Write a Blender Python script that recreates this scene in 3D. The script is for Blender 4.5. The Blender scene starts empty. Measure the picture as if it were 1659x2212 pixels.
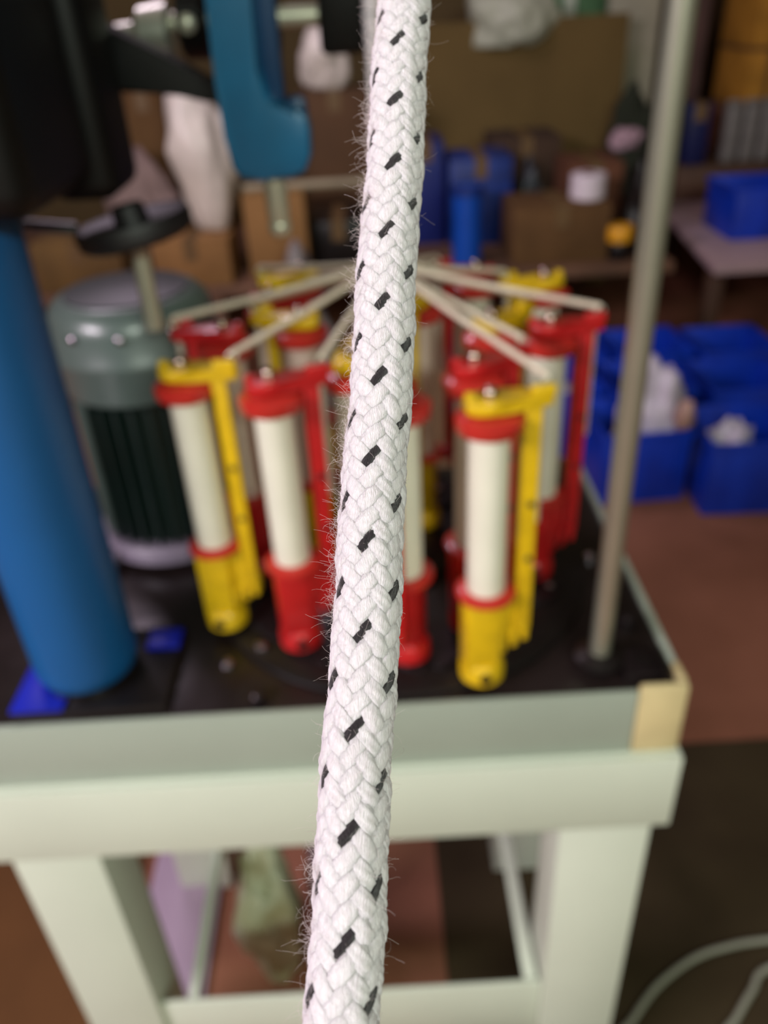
import bpy, bmesh, math, random
import numpy as np
from mathutils import Vector, Matrix, noise

S = bpy.context.scene
COL = S.collection
R = math.radians
random.seed(7)
rng = np.random.default_rng(7)

# ------------------------------------------------------------------ camera
FPX, CX, CY = 1750.0, 829.5, 1106.0
PITCH, ROLL = R(32.5), R(3.27)
CAM = Vector((0, 0, 1.4))
FW = Vector((0, math.cos(PITCH), -math.sin(PITCH)))
UP0 = Vector((0, math.sin(PITCH), math.cos(PITCH)))
RT0 = Vector((1, 0, 0))
RT = RT0 * math.cos(ROLL) - UP0 * math.sin(ROLL)
UP = RT0 * math.sin(ROLL) + UP0 * math.cos(ROLL)
cd = bpy.data.cameras.new('camera')
cam = bpy.data.objects.new('camera', cd)
COL.objects.link(cam)
cam.matrix_world = Matrix(((RT.x, UP.x, -FW.x, CAM.x), (RT.y, UP.y, -FW.y, CAM.y), (RT.z, UP.z, -FW.z, CAM.z), (0, 0, 0, 1)))
cd.sensor_fit = 'VERTICAL'
cd.sensor_height = 36
cd.sensor_width = 27
cd.lens = FPX / 2212 * 36
cd.clip_start = 0.005
cd.clip_end = 50
cd.dof.use_dof = True
cd.dof.focus_distance = 0.124
cd.dof.aperture_fstop = cd.lens / 2.2
S.camera = cam

# ------------------------------------------------------------------ world, light, exposure
w = bpy.data.worlds.new('world')
S.world = w
w.use_nodes = True
w.node_tree.nodes['Background'].inputs[0].default_value = (0.55, 0.6, 0.5, 1)
w.node_tree.nodes['Background'].inputs[1].default_value = 0.05
S.view_settings.view_transform = 'Standard'
S.view_settings.look = 'None'
S.view_settings.gamma = 1
S.view_settings.use_curve_mapping = False
S.view_settings.exposure = 0.0


def area(name, loc, target, sx, sy, power, color):
    l = bpy.data.lights.new(name, 'AREA')
    l.shape = 'RECTANGLE'
    l.size, l.size_y = sx, sy
    l.energy = power
    l.color = color
    o = bpy.data.objects.new(name, l)
    COL.objects.link(o)
    o.location = loc
    o.rotation_euler = (Vector(target) - Vector(loc)).to_track_quat('-Z', 'Y').to_euler()
    return o


area('tube_light_left', (-2.35, -1.15, 2.5), (0, 0.5, 1.0), 1.2, 0.3, 97, (1.0, 0.88, 0.97))
area('tube_light_right', (0.7, -2.1, 2.5), (0.1, 0.8, 0.8), 1.2, 0.3, 50, (0.88, 1.0, 0.86))
area('tube_light_far', (-0.9, 2.6, 2.95), (0.1, 1.6, 0.5), 1.2, 0.12, 24, (1.0, 0.80, 0.98))

# ------------------------------------------------------------------ helpers


def ray(px, py):
    return FW + RT * ((px - CX) / FPX) - UP * ((py - CY) / FPX)


def atY(px, py, y):
    r = ray(px, py)
    return CAM + r * (y / r.y)


def atZ(px, py, z):
    r = ray(px, py)
    return CAM + r * ((z - CAM.z) / r.z)


def lin(c):
    return tuple(((v / 255) / 12.92 if v / 255 <= 0.04045 else ((v / 255 + 0.055) / 1.055) ** 2.4) for v in c) + (1,)


MATS = {}


def mat(name, rgb, rough=0.5, metal=0.0, var=0.12, scale=12.0, bump=0.0, bscale=80.0, spec=0.5, sheen=0.0, alpha=1.0, coat=0.0, rgb2=None):
    if name in MATS:
        return MATS[name]
    m = bpy.data.materials.new(name)
    MATS[name] = m
    m.use_nodes = True
    nt = m.node_tree
    b = nt.nodes['Principled BSDF']
    b.inputs['Roughness'].default_value = rough
    b.inputs['Metallic'].default_value = metal
    b.inputs['Specular IOR Level'].default_value = spec
    b.inputs['Sheen Weight'].default_value = sheen
    b.inputs['Alpha'].default_value = alpha
    b.inputs['Coat Weight'].default_value = coat
    tc = nt.nodes.new('ShaderNodeTexCoord')
    n = nt.nodes.new('ShaderNodeTexNoise')
    n.inputs['Scale'].default_value = scale
    n.inputs['Detail'].default_value = 5
    nt.links.new(tc.outputs['Object'], n.inputs['Vector'])
    mx = nt.nodes.new('ShaderNodeMix')
    mx.data_type = 'RGBA'
    c = lin(rgb)
    c2 = lin(rgb2) if rgb2 else tuple(max(0, v * (1 - 2 * var)) for v in c[:3]) + (1,)
    mx.inputs[6].default_value = c
    mx.inputs[7].default_value = c2
    mr = nt.nodes.new('ShaderNodeMapRange')
    mr.inputs[1].default_value = 0.35
    mr.inputs[2].default_value = 0.7
    nt.links.new(n.outputs['Fac'], mr.inputs[0])
    nt.links.new(mr.outputs[0], mx.inputs[0])
    nt.links.new(mx.outputs[2], b.inputs['Base Color'])
    if bump:
        n2 = nt.nodes.new('ShaderNodeTexNoise')
        n2.inputs['Scale'].default_value = bscale
        nt.links.new(tc.outputs['Object'], n2.inputs['Vector'])
        bp = nt.nodes.new('ShaderNodeBump')
        bp.inputs['Strength'].default_value = bump
        bp.inputs['Distance'].default_value = 0.002
        nt.links.new(n2.outputs['Fac'], bp.inputs['Height'])
        nt.links.new(bp.outputs[0], b.inputs['Normal'])
    return m


class MB:
    """collects primitives and links them as one mesh object"""

    def __init__(s):
        s.bm = bmesh.new()

    def _place(s, vs, M):
        bmesh.ops.transform(s.bm, matrix=M, verts=vs)

    def box(s, lo, hi, bev=0.0, M=None, seg=2):
        lo, hi = Vector(lo), Vector(hi)
        r = bmesh.ops.create_cube(s.bm, size=1)
        vs = r['verts']
        sz = hi - lo
        bmesh.ops.scale(s.bm, vec=sz, verts=vs)
        bmesh.ops.translate(s.bm, vec=(lo + hi) / 2, verts=vs)
        if bev > 0:
            es = list({e for v in vs for e in v.link_edges})
            r2 = bmesh.ops.bevel(s.bm, geom=es, offset=min(bev, min(sz) * 0.45), segments=seg, affect='EDGES', profile=0.5)
            vs = list({v for f in r2['faces'] for v in f.verts} | {v for v in vs if v.is_valid})
        if M is not None:
            s._place(vs, M)
        return s

    def lathe(s, prof, c=(0, 0, 0), n=32, M=None, cap=True):
        """prof: list of (radius, z) going up"""
        c = Vector(c)
        rings = []
        for r_, z in prof:
            rings.append([s.bm.verts.new(c + Vector((r_ * math.cos(2 * math.pi * k / n), r_ * math.sin(2 * math.pi * k / n), z))) for k in range(n)])
        for a, b in zip(rings, rings[1:]):
            for k in range(n):
                s.bm.faces.new((a[k], a[(k + 1) % n], b[(k + 1) % n], b[k]))
        if cap:
            s.bm.faces.new(rings[0][::-1])
            s.bm.faces.new(rings[-1])
        if M is not None:
            s._place([v for r_ in rings for v in r_], M)
        return s

    def tube(s, pts, rad, n=12, cap=True):
        pts = [Vector(p) for p in pts]
        rs = rad if isinstance(rad, (list, tuple)) else [rad] * len(pts)
        rings = []
        prev = None
        for i, p in enumerate(pts):
            t = (pts[min(i + 1, len(pts) - 1)] - pts[max(i - 1, 0)]).normalized()
            if prev is None:
                a = Vector((0, 0, 1)) if abs(t.z) < 0.9 else Vector((1, 0, 0))
                u = t.cross(a).normalized()
            else:
                u = (prev - t * prev.dot(t)).normalized()
            prev = u
            v = t.cross(u)
            rings.append([s.bm.verts.new(p + (u * math.cos(2 * math.pi * k / n) + v * math.sin(2 * math.pi * k / n)) * rs[i]) for k in range(n)])
        for a, b in zip(rings, rings[1:]):
            for k in range(n):
                s.bm.faces.new((a[k], a[(k + 1) % n], b[(k + 1) % n], b[k]))
        if cap:
            s.bm.faces.new(rings[0][::-1])
            s.bm.faces.new(rings[-1])
        return s

    def prism(s, poly, z0, z1, bev=0.0, M=None, hole=None):
        """poly: 2-D outline extruded in z; M places it"""
        a = [s.bm.verts.new((x, y, z0)) for x, y in poly]
        b = [s.bm.verts.new((x, y, z1)) for x, y in poly]
        k = len(poly)
        fs = [s.bm.faces.new(a[::-1]), s.bm.faces.new(b)]
        for i in range(k):
            fs.append(s.bm.faces.new((a[i], a[(i + 1) % k], b[(i + 1) % k], b[i])))
        vs = a + b
        if bev > 0:
            es = list({e for f in fs[:2] for e in f.edges})
            r2 = bmesh.ops.bevel(s.bm, geom=es, offset=bev, segments=2, affect='EDGES', profile=0.5)
            vs = list({v for f in r2['faces'] for v in f.verts} | {v for v in vs if v.is_valid})
        if M is not None:
            s._place(vs, M)
        return s

    def build(s, name, m, parent=None, smooth=True):
        bmesh.ops.recalc_face_normals(s.bm, faces=s.bm.faces)
        me = bpy.data.meshes.new(name)
        s.bm.to_mesh(me)
        s.bm.free()
        me.materials.append(m)
        if smooth:
            for p in me.polygons:
                p.use_smooth = True
            try:
                me.set_sharp_from_angle(angle=R(38))
            except Exception:
                pass
        o = bpy.data.objects.new(name, me)
        COL.objects.link(o)
        if parent:
            o.parent = parent
        return o


def tag(o, label=None, cat=None, group=None, kind=None):
    if label:
        o['label'] = label
    if cat:
        o['category'] = cat
    if group:
        o['group'] = group
    if kind:
        o['kind'] = kind
    return o


def thing(name, label, cat, loc=(0, 0, 0), rz=0, group=None):
    o = bpy.data.objects.new(name, None)
    COL.objects.link(o)
    o.empty_display_size = 0.02
    o.location = loc
    o.rotation_euler = (0, 0, rz)
    return tag(o, label, cat, group)


def copy_tree(o, parent=None):
    c = o.copy()
    COL.objects.link(c)
    c.parent = parent
    for ch in o.children:
        copy_tree(ch, c)
    return c


# ------------------------------------------------------------------ the setting
M_floor = mat('floor_concrete', (150, 98, 76), 0.7, var=0.12, scale=2.5, bump=0.15, bscale=60, spec=0.3, rgb2=(120, 76, 54))
tag(MB().box((-3.2, -2.4, -0.1), (3.6, 5.2, 0)).build('floor', M_floor, smooth=False), kind='structure')
M_wall = mat('wall_paint', (104, 86, 58), 0.9, var=0.15, scale=1.3, spec=0.2)
tag(MB().box((-3.2, 5.2, 0), (3.6, 5.35, 3.2)).build('wall_back', M_wall, smooth=False), kind='structure')
M_wallp = mat('wall_pale', (196, 200, 182), 0.9, var=0.06, scale=1.3, spec=0.2)
tag(MB().box((-3.35, -2.4, 0), (-3.2, 5.2, 3.2)).build('wall_left', M_wall, smooth=False), kind='structure')
tag(MB().box((3.6, -2.4, 0), (3.75, 5.2, 3.2)).build('wall_right', M_wall, smooth=False), kind='structure')
tag(MB().box((-3.2, -2.55, 0), (3.6, -2.4, 3.2)).build('wall_front', M_wallp, smooth=False), kind='structure')
tag(MB().box((-3.35, -2.55, 3.2), (3.75, 5.35, 3.3)).build('ceiling', mat('ceiling_paint', (190, 190, 176), 0.9, var=0.1, scale=1.0), smooth=False), kind='structure')

# ------------------------------------------------------------------ machine stand
M_stand = mat('stand_paint', (208, 217, 198), 0.45, var=0.04, scale=5, bump=0.12, bscale=7, spec=0.4)
st = thing('machine_stand', 'pale grey-green welded steel stand carrying the braiding machine', 'stand', (-0.07, 0.75, 0))


def loc(p, o):  # world to local of an un-rotated empty
    return Vector(p) - o.location


def sbox(name, lo, hi, m, root, bev=0.002, label=None):
    o = MB().box(loc(lo, root), loc(hi, root), bev).build(name, m, root)
    if label:
        o['label'] = label
    return o


sbox('top_rail', (-0.56, 0.530, 0.655), (0.279, 0.536, 0.757), M_stand, st, 0.0012)
sbox('top_flange', (-0.56, 0.5365, 0.751), (0.279, 0.60, 0.757), M_stand, st, 0.0012)
sbox('back_rail', (-0.56, 0.994, 0.655), (0.279, 1.0, 0.757), M_stand, st, 0.0012)
sbox('side_rail', (0.273, 0.5365, 0.655), (0.279, 0.9935, 0.750), M_stand, st, 0.0012)
sbox('side_rail', (-0.56, 0.5365, 0.655), (-0.554, 0.9935, 0.750), M_stand, st, 0.0012)
for (x0, x1) in ((-0.418, -0.324), (0.168, 0.266)):
    for (y0, y1) in ((0.541, 0.62), (0.915, 0.99)):
        xi = x1 if x0 < 0 else x0
        b = MB()
        # a channel leg: front web, inner flange, a rounded corner bead between them
        b.box(loc((x0, y0, 0), st), loc((x1, y0 + 0.006, 0.654), st), 0.002)
        if x0 < 0:
            b.box(loc((x1 - 0.006, y0 + 0.004, 0), st), loc((x1, y1, 0.654), st), 0.002)
        else:
            b.box(loc((x0, y0 + 0.004, 0), st), loc((x0 + 0.006, y1, 0.654), st), 0.002)
        b.box(loc((x0, y1 - 0.006, 0), st), loc((x1, y1, 0.654), st), 0.002)
        b.build('leg', M_stand, st)
sbox('lower_rail', (-0.3235, 0.548, 0.20), (0.1675, 0.554, 0.320), M_stand, st)
sbox('lower_rail', (-0.3235, 0.93, 0.20), (0.1675, 0.936, 0.320), M_stand, st)
for x0, x1 in ((-0.288, -0.277), (0.146, 0.164)):
    b = MB()
    b.box(loc((x0, 0.555, 0.316), st), loc((x1, 0.929, 0.320), st), 0.001)
    xw = x0 if x0 < 0 else x1 - 0.004
    b.box(loc((xw, 0.555, 0.27), st), loc((xw + 0.004, 0.929, 0.3155), st), 0.001)
    b.build('lower_side_rail', M_stand, st)
for x in (-0.145, 0.045):
    sbox('welded_tab', (x, 0.90, 0.60), (x + 0.07, 0.93, 0.65), M_stand, st)

# ------------------------------------------------------------------ machine base (tray with black deck)
M_panel = mat('panel_grey', (160, 171, 156), 0.42, var=0.05, scale=6, bump=0.05, bscale=8, spec=0.4)
M_deck = mat('deck_black', (34, 26, 26), 0.28, var=0.25, scale=14, bump=0.25, bscale=40, rgb2=(20, 14, 12))
M_cream = mat('cream_casting', (205, 190, 140), 0.5, var=0.08, scale=30)
mb_ = thing('machine_tray', 'shallow grey machine base with black deck on top of the stand', 'machine base', (-0.07, 0.75, 0.7575))
sbox('front_panel', (-0.535, 0.541, 0.758), (0.229, 0.547, 0.8385), M_panel, mb_, 0.0015)
sbox('deck_plate', (-0.55, 0.5475, 0.822), (0.268, 0.99, 0.838), M_deck, mb_, 0.001, 'oily black deck plate')
sbox('side_panel', (0.2685, 0.575, 0.758), (0.2755, 0.995, 0.843), M_panel, mb_, 0.0015)
sbox('side_panel', (-0.557, 0.575, 0.758), (-0.5505, 0.995, 0.843), M_panel, mb_, 0.0015)
for x0, x1, lab in ((0.2295, 0.276, 'cream corner casting'), (-0.557, -0.5355, 'cream corner casting')):
    b = MB()
    b.box(loc((x0, 0.539, 0.758), mb_), loc((x1, 0.5475, 0.846), mb_), 0.004)
    xa = (0.2685, 0.2765) if x0 > 0 else (-0.558, -0.5505)
    b.box(loc((xa[0], 0.5455, 0.758), mb_), loc((xa[1], 0.5745, 0.846), mb_), 0.0035)
    b.build('corner_piece', M_cream, mb_)['label'] = lab

# ------------------------------------------------------------------ braiding head: track plate, horn gears, bolts
HC = Vector((0.013, 0.765, 0.838))
M_iron = mat('dark_iron', (52, 44, 46), 0.3, metal=0.6, var=0.3, scale=25, bump=0.15)
M_steel = mat('steel', (196, 196, 176), 0.36, metal=0.55, var=0.05, scale=30)
M_bolt = mat('bolt_steel', (170, 160, 168), 0.15, metal=1.0, var=0.05)
M_spade = mat('oily_black', (22, 18, 18), 0.35, var=0.2, scale=30)
head = thing('braiding_head', 'round black track plate with horn gears in the middle of the deck', 'machine head', HC)
b = MB()
b.lathe([(0.212, 0.0003), (0.215, 0.002), (0.215, 0.0055), (0.212, 0.0075), (0.06, 0.0075)], n=72)
b.build('track_plate', M_spade, head)
b = MB()
b.lathe([(0.058, 0.0078), (0.058, 0.016), (0.052, 0.02), (0.03, 0.02)], n=40)
b.build('centre_hub', M_iron, head)
for k in range(12):
    a = 2 * math.pi * k / 12 + 0.13
    g = MB()
    c = Vector((0.155 * math.cos(a), 0.155 * math.sin(a), 0.0077))
    prof = []
    for i in range(48):  # horn gear with four notches
        t = 2 * math.pi * i / 48
        rr = 0.036 - 0.012 * max(0, math.cos(4 * t)) ** 6
        prof.append((c.x + rr * math.cos(t + a), c.y + rr * math.sin(t + a)))
    g.prism(prof, c.z, c.z + 0.005, 0.0008)
    g.build('horn_gear', M_iron, head)
    bt = MB()
    bt.lathe([(0.006, 0), (0.006, 0.004), (0.004, 0.0065), (0.001, 0.0072)], c=(c.x, c.y, 0.0129), n=16)
    bt.build('gear_bolt', M_bolt, head)

for px_, py_ in ((490, 1425), (565, 1400), (1275, 1195), (895, 1185), (640, 1350), (1185, 1270)):
    q_ = atZ(px_, py_, 0.845)
    o = MB().lathe([(0.0065, 0), (0.0065, 0.004), (0.004, 0.0065), (0.001, 0.0072)], n=16).build('dome_bolt', M_bolt, mb_)
    o.location = loc((q_.x, q_.y, 0.8458 if (q_ - HC).xy.length < 0.21 else 0.8382), mb_)
# bolts on the deck
for (x, y) in ((0.245, 0.64), (0.245, 0.70), (0.245, 0.93), (-0.02, 0.556), (-0.13, 0.56)):
    bb = MB().lathe([(0.012, 0), (0.012, 0.003), (0.007, 0.003), (0.007, 0.009), (0.005, 0.011)], n=18)
    o = bb.build('deck_bolt', M_iron, mb_)
    o.location = loc((x, y, 0.8382), mb_)

# ------------------------------------------------------------------ carriers (bobbins on their holders)
M_red = mat('red_cast', (186, 26, 28), 0.35, var=0.12, scale=60, bump=0.1, bscale=200, coat=0.2)
M_yel = mat('yellow_cast', (222, 184, 18), 0.38, var=0.12, scale=60, bump=0.1, bscale=200, coat=0.2)
M_fl = mat('flange_red', (190, 44, 36), 0.3, var=0.1, scale=40, coat=0.3)
M_tube = mat('bobbin_white', (226, 226, 206), 0.35, var=0.04, scale=20)
M_ptube = mat('bobbin_pink', (214, 192, 178), 0.4, var=0.05, scale=20)
M_pale = mat('pale_rod', (190, 176, 160), 0.4, var=0.06)
M_nut = mat('nut_brass', (196, 176, 160), 0.14, metal=1.0, var=0.05)


def make_carrier(color, tube_m):
    """local frame: bobbin axis on z, arm towards +x, foot bottom at z=0"""
    m = M_yel if color == 'yellow' else M_red
    root = thing('bobbin_carrier', '', 'bobbin carrier')
    f = MB()
    # foot: upright casting, rounded shoe, webbed gusset towards the arm, toothed side lug
    f.box((-0.0205, -0.014, 0.010), (0.013, 0.014, 0.096), 0.004)
    f.lathe([(0.018, 0.0), (0.021, 0.003), (0.021, 0.016), (0.017, 0.022)], c=(-0.002, 0, 0), n=24)
    f.prism([(0.006, 0.094), (0.030, 0.094), (0.030, 0.060), (0.012, 0.030), (0.006, 0.030)], -0.005, 0.005, 0.001, M=Matrix(((1, 0, 0, 0), (0, 0, -1, 0), (0, 1, 0, 0), (0, 0, 0, 1))))
    for i_ in range(3):
        f.box((0.012 + 0.010 * i_, -0.009, 0.030 + 0.006 * i_), (0.019 + 0.010 * i_, 0.009, 0.050 + 0.006 * i_), 0.002)
    f.build('foot', m, root)
    h = MB()
    h.lathe([(0.0055, 0), (0.0055, 0.003)], n=16, M=Matrix.Translation((-0.004, -0.0195, 0.012)) @ Matrix.Rotation(R(90), 4, 'X'))
    h.build('foot_hole', M_spade, root)['label'] = 'dark round hole in the foot'
    a = MB()
    a.box((0.026, -0.009, 0.056), (0.034, 0.009, 0.286), 0.002)
    a.box((0.0335, -0.009, 0.056), (0.040, -0.004, 0.280), 0.0015)
    a.build('arm', m, root)
    MB().tube([(0.0435, 0.003, 0.165), (0.0435, 0.003, 0.2755)], 0.0028, 10).build('tension_rod', M_pale, root)
    sl = MB()
    sl.box((0.0335, -0.0035, 0.14), (0.0365, 0.003, 0.185), 0.001)
    sl.build('tension_slider', M_pale, root)
    for z in (0.135, 0.19):
        MB().lathe([(0.003, 0), (0.003, 0.002), (0.002, 0.003)], n=10, M=Matrix.Translation((0.034, -0.0082, z)) @ Matrix.Rotation(R(90), 4, 'X')).build('arm_screw', M_spade, root)
    t = MB()
    poly = [(-0.020, -0.006), (-0.014, -0.012), (-0.004, -0.0145), (0.006, -0.013), (0.020, -0.0085), (0.034, -0.010), (0.049, -0.006),
            (0.050, 0.004), (0.036, 0.010), (0.020, 0.0085), (0.006, 0.013), (-0.004, 0.0145), (-0.014, 0.012), (-0.020, 0.006)]
    t.prism(poly, 0.276, 0.287, 0.002)
    t.box((0.030, -0.009, 0.284), (0.050, -0.003, 0.295), 0.002)
    t.box((-0.020, -0.004, 0.279), (-0.012, 0.004, 0.292), 0.002)
    t.build('top_plate', m, root)
    n = MB()
    n.lathe([(0.0062, 0.2865), (0.0062, 0.291), (0.0055, 0.2935), (0.0035, 0.2955), (0.001, 0.2963)], n=18)
    n.build('spindle_nut', M_nut, root)
    e = MB()
    e.tube([(0.046 + 0.004 * math.cos(q), 0.0, 0.294 + 0.004 * math.sin(q)) for q in np.linspace(0, 2 * math.pi, 13)], 0.0012, 6, cap=False)
    e.build('thread_eye', M_steel, root)
    bo = MB()
    bo.lathe([(0.0168, 0.101), (0.0168, 0.260)], n=32)
    bob = bo.build('bobbin', tube_m, root)
    MB().lathe([(0.023, 0), (0.0265, 0.0015), (0.0265, 0.0050), (0.023, 0.0072), (0.0172, 0.0075)], c=(0, 0, 0.0965), n=32).build('flange', M_fl, bob)
    MB().lathe([(0.0172, 0), (0.026, 0.001), (0.0275, 0.003), (0.0275, 0.011), (0.024, 0.0135), (0.012, 0.0150)], c=(0, 0, 0.2595), n=32).build('flange', M_fl, bob)
    sp = MB().lathe([(0.005, 0.0962), (0.005, 0.278)], n=12)
    sp.build('spindle', M_steel, root)
    return root


protos = {}
CARR = [
    # x, y, colour, arm azimuth, tube, label
    (0.086, 0.566, 'yellow', 8, 'w', 'yellow bobbin carrier standing nearest the front edge, right of the big rope'),
    (-0.168, 0.665, 'yellow', -8, 'w', 'yellow bobbin carrier farthest left, with black screws on its arm'),
    (-0.089, 0.628, 'red', 14, 'w', 'red bobbin carrier with thick white bobbin, second from the front left'),
    (-0.145, 0.757, 'red', 176, 'p', 'red bobbin carrier beside the motor with a pinkish bobbin'),
    (-0.108, 0.850, 'red', 20, 'p', 'red bobbin carrier at the back left, behind the one beside the motor'),
    (-0.080, 0.935, 'yellow', 200, 'p', 'yellow bobbin carrier farthest back on the left side, against the brown clutter'),
    (-0.073, 0.782, 'yellow', 165, 'p', 'yellow bobbin carrier in the inner ring, behind the thick white bobbin'),
    (-0.022, 0.668, 'yellow', 80, 'w', 'yellow bobbin carrier partly covered by the left edge of the big rope'),
    (0.118, 0.905, 'red', 160, 'w', 'red bobbin carrier farthest back on the right, near the blue pipe'),
    (0.186, 0.862, 'yellow', 192, 'w', 'yellow bobbin carrier at the back right, topped by a big yellow plate'),
    (0.112, 0.742, 'yellow', 35, 'w', 'yellow bobbin carrier in the inner ring between the red ones at right'),
    (0.164, 0.722, 'red', 4, 'w', 'red bobbin carrier farthest right, its arm next to the steel rod'),
    (0.083, 0.640, 'red', 20, 'w', 'red bobbin carrier directly behind the front yellow one'),
    (0.047, 0.830, 'yellow', 250, 'p', 'yellow-footed bobbin carrier just right of the big rope, at the back'),
    (0.016, 0.598, 'red', 250, 'w', 'red bobbin carrier mostly covered by the lower half of the big rope'),
]
tips = []
ZF = 0.8512
for x, y, c, az, tb, lab in CARR:
    key = (c, tb)
    if key not in protos:
        protos[key] = make_carrier(c, M_tube if tb == 'w' else M_ptube)
        o = protos[key]
    else:
        o = copy_tree(protos[key])
    o['label'] = lab
    o['group'] = 'bobbin carriers on the track plate'
    o.location = (x, y, ZF)
    o.rotation_euler = (0, 0, R(az))
    tips.append(Vector((x + 0.046 * math.cos(R(az)), y + 0.046 * math.sin(R(az)), ZF + 0.2975)))

# ------------------------------------------------------------------ braid generator


def braid_mesh(path, rad, pitch, nstr, hand, idx, ppt=96, ring=14, over0=26.0, thin=1.0):
    """one strand of a 2-over-2 tubular braid. path(s)->(centre,e1,e2,t); returns vertices, faces, uvs"""
    L = path.length
    n = int(L / pitch * ppt)
    s = np.linspace(0, L, n)
    th = hand * 2 * np.pi * s / pitch + 2 * np.pi * idx / (nstr / 2)
    F = nstr / 4.0
    ph = F * (th - R(over0))
    over = np.tanh(1.6 * np.cos(ph)) / np.tanh(1.6) * hand
    C_, E1, E2, T = path(s)
    amp = rad * 0.052
    hw = pitch / (nstr / 2) * math.sin(math.atan(2 * math.pi * rad / pitch)) * 0.5
    rc = rad * (0.868 - 0.028 * (thin < 1)) + amp * over
    # strand-wise slow irregularity
    wob = 0.02 * rad * np.sin(s / pitch * 23 + idx * 1.7) + 0.012 * rad * np.sin(s / pitch * 57 + idx * 0.9)
    rc = rc + wob
    rd = np.cos(th)[:, None] * E1 + np.sin(th)[:, None] * E2
    P = C_ + rd * rc[:, None]
    tg = np.gradient(P, axis=0)
    tg /= np.linalg.norm(tg, axis=1)[:, None]
    sd = np.cross(tg, rd)
    sd /= np.linalg.norm(sd, axis=1)[:, None]
    nd = np.cross(sd, tg)
    puff = 0.5 + 0.5 * over
    w = hw * (1.16 + 0.20 * puff) * thin
    h = rad * (0.125 + 0.03 * puff) * (0.75 + 0.25 * thin)
    V = []
    UV = []
    arc = np.concatenate([[0], np.cumsum(np.linalg.norm(np.diff(P, axis=0), axis=1))])
    for k in range(ring):
        a = 2 * np.pi * k / ring
        # yarn plies: ridges that run steeper than the strand
        rid = 1 + 0.10 * np.sin(7 * a + arc / rad * 10.0 * hand + idx) * (0.7 + 0.3 * np.sin(arc / rad * 2.3 + idx * 2))
        ca = math.copysign(abs(math.cos(a)) ** 0.85, math.cos(a))
        sa = math.copysign(abs(math.sin(a)) ** 0.8, math.sin(a))
        V.append(P + sd * (w * ca * rid)[:, None] + nd * (h * sa * rid)[:, None])
    V = np.stack(V, 1).reshape(-1, 3)
    i = np.arange(n - 1)[:, None] * ring
    k = np.arange(ring)[None, :]
    k2 = (k + 1) % ring
    Fc = np.stack([i + k, i + k2, i + ring + k2, i + ring + k], -1).reshape(-1, 4)
    U = np.stack([(k + 0 * i), (k + 1 + 0 * i), (k + 1 + 0 * i), (k + 0 * i)], -1).reshape(-1, 4) / ring
    Sg = arc[:-1][:, None] + 0 * k
    Sg2 = arc[1:][:, None] + 0 * k
    VV = np.stack([Sg, Sg, Sg2, Sg2], -1).reshape(-1, 4) / (2 * hw * 2.2)
    return V, Fc, np.stack([U.reshape(-1), VV.reshape(-1)], -1)


def np_obj(name, V, Fc, m, parent=None, uv=None):
    me = bpy.data.meshes.new(name)
    me.vertices.add(len(V))
    me.vertices.foreach_set('co', np.asarray(V, np.float32).ravel())
    k = Fc.shape[1]
    me.loops.add(Fc.size)
    me.loops.foreach_set('vertex_index', Fc.astype(np.int32).ravel())
    me.polygons.add(len(Fc))
    me.polygons.foreach_set('loop_start', (np.arange(len(Fc)) * k).astype(np.int32))
    me.polygons.foreach_set('loop_total', np.full(len(Fc), k, np.int32))
    me.polygons.foreach_set('use_smooth', np.ones(len(Fc), bool))
    if uv is not None:
        l = me.uv_layers.new(name='UVMap')
        l.data.foreach_set('uv', uv.astype(np.float32).ravel())
    me.update(calc_edges=True)
    me.validate()
    me.materials.append(m)
    o = bpy.data.objects.new(name, me)
    COL.objects.link(o)
    if parent:
        o.parent = parent
    return o


class StraightPath:
    def __init__(s, a, b, sag=0.0, sagdir=(0, 0, 0)):
        s.a, s.b = np.array(a, float), np.array(b, float)
        s.length = float(np.linalg.norm(s.b - s.a))
        s.t = (s.b - s.a) / s.length
        q = np.array([1., 0, 0])
        e1 = q - s.t * (q @ s.t)
        s.e1 = e1 / np.linalg.norm(e1)
        s.e2 = np.cross(s.t, s.e1)
        s.sag, s.sd = sag, np.array(sagdir, float)

    def __call__(s, u):
        f = u / s.length
        c = s.a + np.outer(u, s.t) + np.outer(s.sag * np.sin(np.pi * f), s.sd)
        # gentle hand-held irregularity of the rope's line
        c = c + np.outer(0.00018 * np.sin(u * 150 + 0.6) + 0.0001 * np.sin(u * 410), s.e1)
        n = len(u)
        return c, np.tile(s.e1, (n, 1)), np.tile(s.e2, (n, 1)), np.tile(s.t, (n, 1))


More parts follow.
